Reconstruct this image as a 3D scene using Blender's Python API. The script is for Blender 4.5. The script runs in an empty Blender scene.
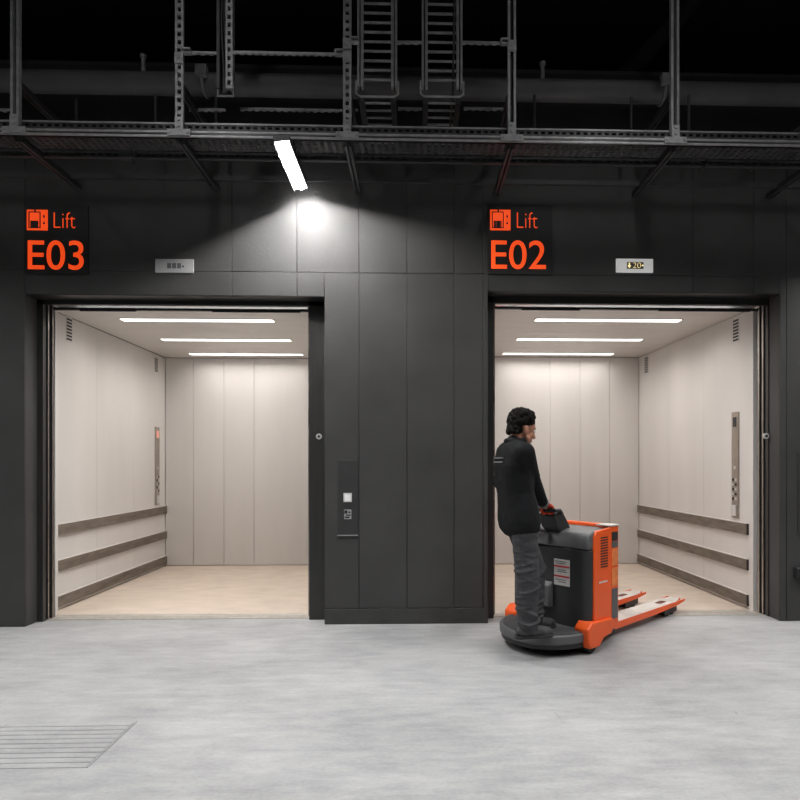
import bpy, bmesh, math, random
from mathutils import Vector, Matrix, Euler
random.seed(7)
PI = math.pi
scene = bpy.context.scene
COL = scene.collection

# ------------------------------------------------------------------ camera model (used to place things at real positions)
YAW = math.radians(1.6); CA, SA = math.cos(YAW), math.sin(YAW)
FP, PX0, PY0, CAMH = 580.0, 431.0, 463.0, 1.45
def ray(px, py):
    cx = (px - PX0) / FP; cz = (PY0 - py) / FP
    return cx * CA + SA, -cx * SA + CA, cz
def atY(px, py, Y):
    dx, dy, dz = ray(px, py); t = Y / dy
    return dx * t, CAMH + dz * t
def xY(px, Y): return atY(px, 463, Y)[0]
def zY(px, py, Y): return atY(px, py, Y)[1]
def atX(px, py, X):
    dx, dy, dz = ray(px, py); t = X / dx
    return dy * t, CAMH + dz * t
def atZ(px, py, Z):
    dx, dy, dz = ray(px, py); t = (Z - CAMH) / dz
    return dx * t, dy * t

# ------------------------------------------------------------------ materials
def new_mat(name):
    m = bpy.data.materials.new(name); m.use_nodes = True
    nt = m.node_tree; b = nt.nodes['Principled BSDF']
    return m, nt, b
def mat(name, col, rough=0.5, metal=0.0, var=0.12, scale=6.0, bump=0.0, bscale=60.0, stretch=(1, 1, 1), spec=0.5, col2=None, detail=6):
    m, nt, b = new_mat(name)
    N = nt.nodes.new; L = nt.links.new
    tc = N('ShaderNodeTexCoord'); mp = N('ShaderNodeMapping'); mp.inputs['Scale'].default_value = stretch
    L(tc.outputs['Object'], mp.inputs['Vector'])
    nz = N('ShaderNodeTexNoise'); nz.inputs['Scale'].default_value = scale; nz.inputs['Detail'].default_value = detail
    L(mp.outputs['Vector'], nz.inputs['Vector'])
    rp = N('ShaderNodeValToRGB'); rp.color_ramp.elements[0].position = 0.3; rp.color_ramp.elements[1].position = 0.7
    c2 = col2 if col2 else tuple(min(1, c * (1 + var)) for c in col)
    c1 = tuple(c * (1 - var) for c in col) if not col2 else col
    rp.color_ramp.elements[0].color = (*c1, 1); rp.color_ramp.elements[1].color = (*c2, 1)
    L(nz.outputs['Fac'], rp.inputs['Fac']); L(rp.outputs['Color'], b.inputs['Base Color'])
    mr = N('ShaderNodeMapRange'); mr.inputs['To Min'].default_value = max(0.02, rough - 0.07); mr.inputs['To Max'].default_value = min(1, rough + 0.07)
    L(nz.outputs['Fac'], mr.inputs['Value']); L(mr.outputs['Result'], b.inputs['Roughness'])
    b.inputs['Metallic'].default_value = metal; b.inputs['Specular IOR Level'].default_value = spec
    if bump:
        n2 = N('ShaderNodeTexNoise'); n2.inputs['Scale'].default_value = bscale; n2.inputs['Detail'].default_value = 4
        L(mp.outputs['Vector'], n2.inputs['Vector'])
        bp = N('ShaderNodeBump'); bp.inputs['Strength'].default_value = bump; bp.inputs['Distance'].default_value = 0.02
        L(n2.outputs['Fac'], bp.inputs['Height']); L(bp.outputs['Normal'], b.inputs['Normal'])
    return m
def emit(name, col, strength, base=(0.8, 0.8, 0.8)):
    m, nt, b = new_mat(name)
    b.inputs['Base Color'].default_value = (*base, 1)
    b.inputs['Emission Color'].default_value = (*col, 1); b.inputs['Emission Strength'].default_value = strength
    nz = nt.nodes.new('ShaderNodeTexNoise'); nz.inputs['Scale'].default_value = 3
    mr = nt.nodes.new('ShaderNodeMapRange'); mr.inputs['To Min'].default_value = 0.45; mr.inputs['To Max'].default_value = 0.55
    nt.links.new(nz.outputs['Fac'], mr.inputs['Value']); nt.links.new(mr.outputs['Result'], b.inputs['Roughness'])
    return m

def concrete_floor():
    m, nt, b = new_mat('polished_concrete')
    N = nt.nodes.new; L = nt.links.new
    tc = N('ShaderNodeTexCoord')
    def noise(scale, stretch, detail=8, rough=0.6):
        mp = N('ShaderNodeMapping'); mp.inputs['Scale'].default_value = stretch; L(tc.outputs['Object'], mp.inputs['Vector'])
        n = N('ShaderNodeTexNoise'); n.inputs['Scale'].default_value = scale; n.inputs['Detail'].default_value = detail; n.inputs['Roughness'].default_value = rough
        L(mp.outputs['Vector'], n.inputs['Vector']); return n
    a = noise(1.1, (1, 1.6, 1)); c = noise(5.0, (0.7, 2.6, 1), 10, 0.65); d = noise(38, (1, 1.8, 1), 8, 0.7)
    def mix(x, y, f):
        mm = N('ShaderNodeMix'); mm.data_type = 'FLOAT'; mm.inputs[0].default_value = f
        L(x, mm.inputs[2]); L(y, mm.inputs[3]); return mm.outputs[0]
    v = mix(mix(a.outputs['Fac'], c.outputs['Fac'], 0.5), d.outputs['Fac'], 0.22)
    rp = N('ShaderNodeValToRGB'); e = rp.color_ramp.elements
    e[0].position = 0.38; e[0].color = (0.255, 0.257, 0.260, 1); e[1].position = 0.60; e[1].color = (0.42, 0.42, 0.421, 1)
    L(v, rp.inputs['Fac'])
    # a few dark rubber scuffs with a shape of their own
    sc = noise(2.3, (1.2, 3.5, 1), 3, 0.5)
    wv = N('ShaderNodeTexVoronoi'); wv.feature = 'DISTANCE_TO_EDGE'; wv.inputs['Scale'].default_value = 1.4
    mpv = N('ShaderNodeMapping'); mpv.inputs['Scale'].default_value = (0.35, 1.5, 1); L(tc.outputs['Object'], mpv.inputs['Vector']); L(mpv.outputs['Vector'], wv.inputs['Vector'])
    lt = N('ShaderNodeMath'); lt.operation = 'LESS_THAN'; lt.inputs[1].default_value = 0.0022; L(wv.outputs['Distance'], lt.inputs[0])
    gt = N('ShaderNodeMath'); gt.operation = 'GREATER_THAN'; gt.inputs[1].default_value = 0.60; L(sc.outputs['Fac'], gt.inputs[0])
    mu = N('ShaderNodeMath'); mu.operation = 'MULTIPLY'; L(lt.outputs[0], mu.inputs[0]); L(gt.outputs[0], mu.inputs[1])
    m2 = N('ShaderNodeMath'); m2.operation = 'MULTIPLY'; m2.inputs[1].default_value = 0.35; L(mu.outputs[0], m2.inputs[0])
    mx = N('ShaderNodeMix'); mx.data_type = 'RGBA'; L(m2.outputs[0], mx.inputs[0]); L(rp.outputs['Color'], mx.inputs[6]); mx.inputs[7].default_value = (0.2, 0.2, 0.2, 1)
    L(mx.outputs[2], b.inputs['Base Color'])
    mr = N('ShaderNodeMapRange'); mr.inputs['To Min'].default_value = 0.42; mr.inputs['To Max'].default_value = 0.75; L(c.outputs['Fac'], mr.inputs['Value']); L(mr.outputs['Result'], b.inputs['Roughness'])
    b.inputs['Specular IOR Level'].default_value = 0.35
    bp = N('ShaderNodeBump'); bp.inputs['Strength'].default_value = 0.12; bp.inputs['Distance'].default_value = 0.01
    L(d.outputs['Fac'], bp.inputs['Height']); L(bp.outputs['Normal'], b.inputs['Normal'])
    return m

M = dict(
    wall=mat('dark_grey_paint', (0.060, 0.059, 0.058), 0.6, spec=0.25, var=0.14, scale=2.2, bump=0.10, bscale=35),
    wallrough=mat('patched_dark_grey_render', (0.058, 0.057, 0.056), 0.6, spec=0.25, var=0.12, scale=6, bump=0.35, bscale=9),
    upper=mat('matt_black_paint', (0.024, 0.024, 0.025), 0.8, var=0.2, scale=2),
    floor=concrete_floor(),
    frame=mat('black_lacquer_and_shade', (0.018, 0.018, 0.018), 0.38, var=0.15, scale=5),
    jamb=mat('charcoal_lacquered_steel', (0.030, 0.029, 0.028), 0.4, var=0.15, scale=5, stretch=(6, 6, .5)),
    steel=mat('brushed_stainless_steel', (0.52, 0.48, 0.44), 0.28, 1.0, var=0.15, scale=9, stretch=(8, 8, 0.4)),
    galv=mat('dull_galvanised_steel', (0.28, 0.28, 0.285), 0.5, 0.2, var=0.25, scale=14),
    galvd=mat('dark_steel_and_shade', (0.045, 0.045, 0.047), 0.55, 0.2, var=0.25, scale=12),
    pipe=mat('dark_pipe_insulation', (0.12, 0.12, 0.121), 0.55, var=0.12, scale=4),
    carwall=mat('off_white_coated_panel', (0.64, 0.62, 0.602), 0.42, var=0.05, scale=1.2, stretch=(2, 2, .35)),
    carceil=mat('cream_ceiling_panel', (0.60, 0.57, 0.54), 0.4, var=0.05, scale=2, stretch=(.4, 6, 1)),
    carfloor=mat('worn_tan_vinyl', (0.59, 0.495, 0.415), 0.6, var=0.10, scale=3.5, stretch=(1, 2, 1), bump=0.08),
    rail=mat('scuffed_grey_brown_bumper', (0.105, 0.085, 0.066), 0.6, var=0.35, scale=16, col2=(0.20, 0.168, 0.138), stretch=(1, .35, 1.6)),
    railend=mat('black_rubber_cap', (0.012, 0.012, 0.012), 0.6),
    chrome=mat('mirror_steel_lip', (0.93, 0.90, 0.87), 0.16, 1.0, var=0.03),
    sill=mat('scratched_aluminium', (0.62, 0.58, 0.53), 0.42, 0.5, var=0.12, scale=20),
    copsteel=mat('satin_steel_panel', (0.42, 0.37, 0.32), 0.34, 0.8, var=0.08, scale=10),
    white=mat('white_plastic', (0.62, 0.61, 0.60), 0.4, var=0.04),
    dark=mat('dark_plastic', (0.022, 0.022, 0.023), 0.5, var=0.2),
    lightgrey=mat('light_grey_plastic', (0.42, 0.42, 0.42), 0.5, var=0.05),
    darkpanel=mat('anthracite_panel', (0.036, 0.036, 0.036), 0.5, var=0.1),
    signback=mat('black_sign_board', (0.016, 0.016, 0.016), 0.6, var=0.1),
    signorange=emit('backlit_orange_lettering', (1.0, 0.060, 0.006), 0.72, (0.9, 0.16, 0.03)),
    led=emit('neutral_led_tube', (1.0, 0.99, 0.97), 1250.0),
    leddiff=emit('neutral_led_diffuser', (1.0, 0.99, 0.97), 6.0),
    carled=emit('warm_led_panel', (1.0, 0.945, 0.89), 3.0),
    amber=emit('amber_segment_display', (1.0, 0.80, 0.36), 1.25, (0.1, 0.08, 0.04)),
    redled=emit('red_segment_display', (1.0, 0.45, 0.35), 0.7, (0.3, 0.08, 0.04)),
    backlit=emit('backlit_display_plate', (1.0, 0.99, 0.97), 0.30, (0.6, 0.6, 0.59)),
    btnled=emit('lit_push_button', (1.0, 1.0, 1.0), 0.12),
    orange=mat('orange_truck_paint', (0.86, 0.105, 0.012), 0.38, var=0.06, scale=5),
    charcoal=mat('charcoal_moulded_cover', (0.025, 0.026, 0.028), 0.5, var=0.12, scale=8, bump=0.05, bscale=200),
    grey=mat('mid_grey_moulding', (0.10, 0.102, 0.105), 0.5, var=0.1, scale=8),
    matgrey=mat('ribbed_step_mat', (0.055, 0.055, 0.058), 0.7, var=0.2, scale=20),
    silver=mat('light_worn_steel', (0.54, 0.50, 0.46), 0.5, 0.0, var=0.14, scale=9),
    slot=mat('dark_red_slot', (0.10, 0.02, 0.015), 0.6),
    label=mat('white_sticker', (0.66, 0.65, 0.63), 0.5, var=0.06, scale=20),
    red=mat('red_stripe', (0.5, 0.03, 0.03), 0.5),
    labelor=mat('orange_warning_sticker', (0.80, 0.22, 0.06), 0.5, var=0.15, scale=25),
    tyre=mat('black_polyurethane_wheel', (0.014, 0.014, 0.014), 0.6),
    skin=mat('tan_skin', (0.46, 0.21, 0.13), 0.5, var=0.10, scale=14),
    hair=mat('black_hair', (0.007, 0.006, 0.005), 0.7, spec=0.12, var=0.4, scale=40, bump=0.6, bscale=120),
    jacket=mat('black_work_jacket', (0.009, 0.0095, 0.0105), 0.8, spec=0.2, var=0.25, scale=9, bump=0.5, bscale=14),
    trousers=mat('dark_grey_work_trousers', (0.042, 0.042, 0.046), 0.8, var=0.35, scale=7, bump=0.9, bscale=9, stretch=(1, 1, 2.6)),
    shoe=mat('dark_grey_shoe', (0.045, 0.044, 0.045), 0.6, var=0.2, scale=20),
    sole=mat('black_shoe_sole', (0.015, 0.015, 0.015), 0.7),
    glove=mat('red_orange_work_glove', (0.62, 0.055, 0.014), 0.7, var=0.2, scale=30),
    reflect=mat('grey_reflective_strip', (0.16, 0.16, 0.165), 0.5, var=0.1),
    eye=mat('eye_white', (0.6, 0.58, 0.55), 0.3), iris=mat('dark_iris', (0.02, 0.012, 0.008), 0.2),
    lip=mat('lip', (0.36, 0.13, 0.10), 0.5),
    cable=mat('black_cable', (0.02, 0.02, 0.02), 0.5),
)

# ------------------------------------------------------------------ mesh builder
class MB:
    def __init__(s): s.bm = bmesh.new()
    def box(s, x0, x1, y0, y1, z0, z1, mtx=None):
        vs = [s.bm.verts.new(Vector(p)) for p in ((x0,y0,z0),(x1,y0,z0),(x1,y1,z0),(x0,y1,z0),(x0,y0,z1),(x1,y0,z1),(x1,y1,z1),(x0,y1,z1))]
        if mtx is not None:
            for v in vs: v.co = mtx @ v.co
        for f in ((0,3,2,1),(4,5,6,7),(0,1,5,4),(1,2,6,5),(2,3,7,6),(3,0,4,7)): s.bm.faces.new([vs[i] for i in f])
        return s
    def prism(s, pts, a0, a1, axis='y', mtx=None):
        """pts 2D polygon; axis y: pts are (x,z); z: (x,y); x: (y,z)"""
        def P(p, a):
            v = {'y': (p[0], a, p[1]), 'z': (p[0], p[1], a), 'x': (a, p[0], p[1])}[axis]
            return mtx @ Vector(v) if mtx is not None else Vector(v)
        A = [s.bm.verts.new(P(p, a0)) for p in pts]; B = [s.bm.verts.new(P(p, a1)) for p in pts]
        n = len(pts)
        f0 = [s.bm.faces.new(A), s.bm.faces.new(B[::-1])]
        for i in range(n): f0.append(s.bm.faces.new([A[i], B[i], B[(i+1) % n], A[(i+1) % n]]))
        return s
    def tube(s, pts, r, seg=10, caps=True):
        pts = [Vector(p) for p in pts]; rs = r if isinstance(r, (list, tuple)) else [r] * len(pts)
        rings = []; up = None
        for i, p in enumerate(pts):
            d = (pts[min(i+1, len(pts)-1)] - pts[max(i-1, 0)]).normalized()
            if up is None: up = Vector((0, 0, 1)) if abs(d.z) < .9 else Vector((1, 0, 0))
            u = d.cross(up)
            if u.length < 1e-5: u = d.orthogonal()
            u.normalize(); w = u.cross(d).normalized(); up = w
            rings.append([s.bm.verts.new(p + (u * math.cos(2*PI*k/seg) + w * math.sin(2*PI*k/seg)) * rs[i]) for k in range(seg)])
        for a, b in zip(rings, rings[1:]):
            for k in range(seg): s.bm.faces.new([a[k], a[(k+1) % seg], b[(k+1) % seg], b[k]])
        if caps:
            s.bm.faces.new(rings[0][::-1]); s.bm.faces.new(rings[-1])
        return s
    def cyl(s, a, b, r, seg=24): return s.tube([a, b], r, seg)
    def ell(s, c, r, rot=None, seg=16, rings=10):
        Mx = Matrix.Translation(Vector(c)) @ (rot.to_4x4() if rot is not None else Matrix.Identity(4)) @ Matrix.Diagonal((*r, 1))
        bmesh.ops.create_uvsphere(s.bm, u_segments=seg, v_segments=rings, radius=1, matrix=Mx); return s
    def cap(s, a, b, ra, rb, seg=14):
        """tapered capsule"""
        a, b = Vector(a), Vector(b); d = (b - a).normalized()
        pts, rs = [], []
        for k in range(5):
            t = PI/2 * (1 - k/4); pts.append(a - d * ra * math.sin(t)); rs.append(max(ra * math.cos(t), 1e-4))
        for k in range(5):
            t = PI/2 * k/4; pts.append(b + d * rb * math.sin(t)); rs.append(max(rb * math.cos(t), 1e-4))
        return s.tube(pts, rs, seg)
    def mesh(s, name):
        bmesh.ops.recalc_face_normals(s.bm, faces=s.bm.faces[:])
        me = bpy.data.meshes.new(name); s.bm.to_mesh(me); s.bm.free(); return me
def obj(name, mb, m, parent=None, world=True, bevel=0.0, smooth=False, label=None, seg=2):
    me = mb.mesh(name) if isinstance(mb, MB) else mb
    me.materials.clear(); me.materials.append(m)
    if toe.d:
        for v in me.vertices: v.co.x += toe.d * (8.25 - v.co.y) / (8.25 - 5.59)
    if parent is not None and world: me.transform(world_of(parent).inverted())
    o = bpy.data.objects.new(name, me); COL.objects.link(o)
    if parent is not None: o.parent = parent
    if bevel:
        bv = o.modifiers.new('bevel', 'BEVEL'); bv.width = bevel; bv.segments = seg; bv.limit_method = 'ANGLE'; bv.angle_limit = math.radians(40)
    if smooth or bevel:
        for p in me.polygons: p.use_smooth = True
        if hasattr(me, 'set_sharp_from_angle'): me.set_sharp_from_angle(angle=math.radians(38 if not smooth else 70))
    if label: o['label'] = label
    return o
class toe: d = 0.0   # side walls of the cars open slightly towards the door
def world_of(o):
    m = Matrix.LocRotScale(o.location, o.rotation_euler, o.scale)
    return world_of(o.parent) @ m if o.parent else m
def tag(o, label=None, cat=None, group=None, kind=None):
    for k, v in (('label', label), ('category', cat), ('group', group), ('kind', kind)):
        if v: o[k] = v
    return o
def thing(name, label, cat, loc=(0, 0, 0), rz=0.0, group=None, kind=None):
    o = bpy.data.objects.new(name, None); COL.objects.link(o); o.empty_display_size = 0.1
    o.location = loc; o.rotation_euler = (0, 0, rz)
    return tag(o, label, cat, group, kind)
def struct(o, label, cat): return tag(o, label, cat, kind='structure')
def copy_tree(o, parent=None):
    c = o.copy(); COL.objects.link(c); c.parent = parent
    for ch in list(o.children): copy_tree(ch, c)
    return c
def evaluated(tmp):
    dg = bpy.context.evaluated_depsgraph_get(); dg.update()
    me = bpy.data.meshes.new_from_object(tmp.evaluated_get(dg)); return me
def blob(mb, voxel=0.008, smooth=6, factor=0.5):
    """fuse overlapping solids into one continuous skin"""
    me = mb.mesh('blob'); t = bpy.data.objects.new('blob', me); COL.objects.link(t)
    r = t.modifiers.new('r', 'REMESH'); r.mode = 'VOXEL'; r.voxel_size = voxel
    if smooth:
        sm = t.modifiers.new('s', 'SMOOTH'); sm.iterations = smooth; sm.factor = factor
    out = evaluated(t); bpy.data.objects.remove(t); bpy.data.meshes.remove(me); return out
def text_mesh(body, x0, x1, z0, z1, Y, offset=0.0, depth=0.004, fit_w=True):
    cu = bpy.data.curves.new('lettering', 'FONT'); cu.body = body; cu.size = 1; cu.offset = offset; cu.extrude = 0.01
    t = bpy.data.objects.new('lettering_source', cu); COL.objects.link(t)
    me = evaluated(t); bpy.data.objects.remove(t); bpy.data.curves.remove(cu)
    xs = [v.co.x for v in me.vertices]; ys = [v.co.y for v in me.vertices]
    sx = (x1 - x0) / (max(xs) - min(xs)); sz = (z1 - z0) / (max(ys) - min(ys)); mx, my = min(xs), min(ys)
    for v in me.vertices:
        v.co = Vector((x0 + (v.co.x - mx) * sx, Y - depth * (0.5 + v.co.z / 0.02), z0 + (v.co.y - my) * sz))
    return me

# ------------------------------------------------------------------ the room
WY = 5.228               # wall face
FY = 5.39                # door frame face
SY = 5.525               # sill
LX0, LX1 = xY(25, WY), xY(324.5, WY)
RX0, RX1 = xY(488, WY), xY(780, WY)
LTOP, RTOP = zY(170, 295, WY), zY(640, 292, WY)
WTOP = 5.02

mb = MB(); mb.box(-11, 11, -9, 5.47, -0.2, 0.0)
floor = obj('floor', mb, M['floor']); struct(floor, 'pale grey polished concrete hall floor', 'floor')

# wall: backing slabs plus cladding panels with real open joints
mb = MB()
T0, T1 = WY + 0.012, FY + 0.02
mb.box(-11, LX0, T0, T1, 0, WTOP); mb.box(LX1, RX0, T0, T1, 0, WTOP); mb.box(RX1, 11, T0, T1, 0, WTOP)
mb.box(LX0, LX1, T0, T1, LTOP, WTOP); mb.box(RX0, RX1, T0, T1, RTOP, WTOP)
ZC = zY(430, 273.5, WY)
G = 0.003
ZJ = zY(430, 608, WY)
def panel(x0, x1, z0, z1): mb.box(x0 + G/2, x1 - G/2, WY, T0 + 0.002, z0 + G/2, z1 - G/2)
J = [xY(p, WY) for p in (232, 297, 359, 407, 454)]
J2 = [xY(p, WY) for p in (693, 754)]
top_x = [-11, -8.5, -6, LX0 - 0.9, xY(25, WY) - .0, J[0], J[1], J[2], J[3], J[4], RX0 - 0.045, J2[0], J2[1], RX1 + 0.06, 5.6, 8, 11]
for a, b in zip(top_x, top_x[1:]): panel(a, b, ZC, WTOP)
# strips between the crack and the openings
for a, b in zip([LX0, J[0], J[1]], [J[0], J[1], LX1]): panel(a, b, LTOP - G/2, ZC)
for a, b in zip([RX0, J2[0], J2[1]], [J2[0], J2[1], RX1]): panel(a, b, RTOP - G/2, ZC)
for a, b in zip([LX1, J[2], J[3], J[4], RX0 - .045], [J[2], J[3], J[4], RX0 - .045, RX0]): panel(a, b, ZJ, ZC)
for a, b in zip([-11, -8.5, -6, LX0 - .9], [-8.5, -6, LX0 - .9, LX0]): panel(a, b, 0, ZC)
for a, b in zip([RX1, RX1 + .06, 5.6, 8], [RX1 + .06, 5.6, 8, 11]): panel(a, b, 0, ZC)
wf = obj('wall_front', mb, M['wall'], bevel=0.003, seg=1); struct(wf, 'dark grey panelled wall around the two lift openings', 'wall')
# uneven patched plinth at the pier foot
mb = MB(); n = 46
xs = [LX1 + (RX0 - LX1) * i / n for i in range(n + 1)]
topz = [ZJ + random.uniform(-.009, .006) for _ in xs]
pts = [(xs[0], 0)] + [(xs[-1], 0)] + [(x, z) for x, z in reversed(list(zip(xs, topz)))]
mb.prism(pts, WY - 0.001, T0 + .002, 'y')
pl = obj('baseboard_front', mb, M['wallrough'], bevel=0.004, seg=1); struct(pl, 'rough patched dark plinth strip at the foot of the pier', 'baseboard')

mb = MB(); mb.box(-11, 11, 7.4, 7.5, 3.2, 7.0)
struct(obj('wall_back', mb, M['upper']), 'black void wall high above and behind the lifts', 'wall')
mb = MB(); mb.box(-11, 11, -9, 7.5, 6.6, 6.8)
struct(obj('ceiling', mb, M['upper']), 'black hall ceiling high overhead', 'ceiling')

# grooved strip set in the floor, bottom left
mb = MB()
gx1 = atZ(137, 722, 0)[0]; gy1 = atZ(137, 722, 0)[1]; gy0 = atZ(90, 768, 0)[1]
n = 10; st = (gy1 - gy0) / n
for k in range(n):
    y = gy0 + k * st
    mb.prism([(y, -.001), (y + .003, .0035), (y + st - .012, .0035), (y + st - .007, -.001)], gx1 - 2.4, gx1 - 0.014, 'x')
mb.box(gx1 - 0.006, gx1, gy0, gy1, -.001, .0045)
struct(obj('trim_1', mb, M['floor']), 'grooved concrete strip in the floor at lower left', 'trim')

# ------------------------------------------------------------------ lift doors (frames, leaves, sills)
def lift_door(num, x0, x1, top, dx0, dx1, zhead, label, lock_px):
    r = thing('door_%d' % num, label, 'lift door', ((x0 + x1)/2, FY, 0), kind='structure')
    # jambs (face set back from the wall)
    for nm, a, b in (('jamb', x0, dx0 - .03), ('jamb', dx1 + .03, x1)):
        obj(nm, MB().box(a - .0, b, FY, FY + .045, 0, top), M['jamb'], r, bevel=.003)
    obj('frame_head', MB().box(x0, x1, FY, FY + .045, zhead, top), M['frame'], r, bevel=.003)
    obj('soffit_shade_lining', MB().box(x0 + .002, x1 - .002, WY + .004, FY + .002, top - .006, top + .004), M['frame'], r)  # black sheet added to keep the soffit dark where it caught light
    # thin lip tilted and polished to mirror the bright floor; dark header track
    obj('header_lip', MB().prism([(SY - .06, zhead + .034), (SY - .030, zhead - .003), (SY - .027, zhead + .034)], dx0, dx1, 'x'), M['chrome'], r)
    tb = MB().box(dx0 - .02, dx1 + .02, SY - .024, SY + .01, zhead - .022, zhead + .10)
    w = dx1 - dx0
    for a, b in ((.10, .32), (.62, .97)): tb.box(dx0 + w*a, dx0 + w*b, SY - .025, SY - .012, zhead - .034, zhead + .01)
    obj('header_track', tb, M['frame'], r)
    # telescopic leaves parked at both sides, their edges show
    for side, xe in ((-1, dx0), (1, dx1)):
        for k, (ya, yb, rec) in enumerate(((FY + .055, FY + .085, .022), (FY + .097, FY + .127, .008))):
            xa = xe + side * rec
            sw_ = .004 if side > 0 else .004
            lf = obj('leaf', MB().box(min(xa, xa + side*.16), max(xa, xa + side*.16), ya, yb, 0.012, top), M['jamb'], r)
            obj('edge_strip', MB().box(min(xa, xa - side*.004), max(xa, xa - side*.004), ya + .003, (yb - .003) if side > 0 else ya + .012, 0.012, top - .01), M['steel'], lf)
    sb = MB().box(dx0 - .02, dx1 + .02, FY + .05, SY + .06, -.1, .006)
    for k in range(3): sb.box(dx0, dx1, FY + .06 + k*.035, FY + .068 + k*.035, .004, .009)
    obj('sill', sb, M['sill'], r)
    # key switch on the right jamb
    kx, kz = atY(*lock_px, FY)
    ks = obj('key_switch', MB().cyl((kx, FY - .008, kz), (kx, FY + .01, kz), .027), M['white'], r, smooth=True)
    obj('keyhole', MB().cyl((kx, FY - .011, kz), (kx, FY, kz), .012).box(kx - .003, kx + .003, FY - .013, FY, kz - .010, kz + .010), M['dark'], ks)
    # apron closing the floor gap under the sill
    return r
DL0, DL1 = xY(55.5, SY), xY(308.5, SY)
DR0, DR1 = xY(494.8, SY), xY(753.5, SY + .05)
HL, HR = zY(180, 305, FY), zY(620, 304, FY)
lift_door(1, LX0, LX1, LTOP, DL0, DL1, HL, 'black lift door frame with parked leaves under the sign E03', (319, 436.5))
lift_door(2, RX0, RX1, RTOP, DR0, DR1, HR, 'black lift door frame with parked leaves under the sign E02', (766, 436))

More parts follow.
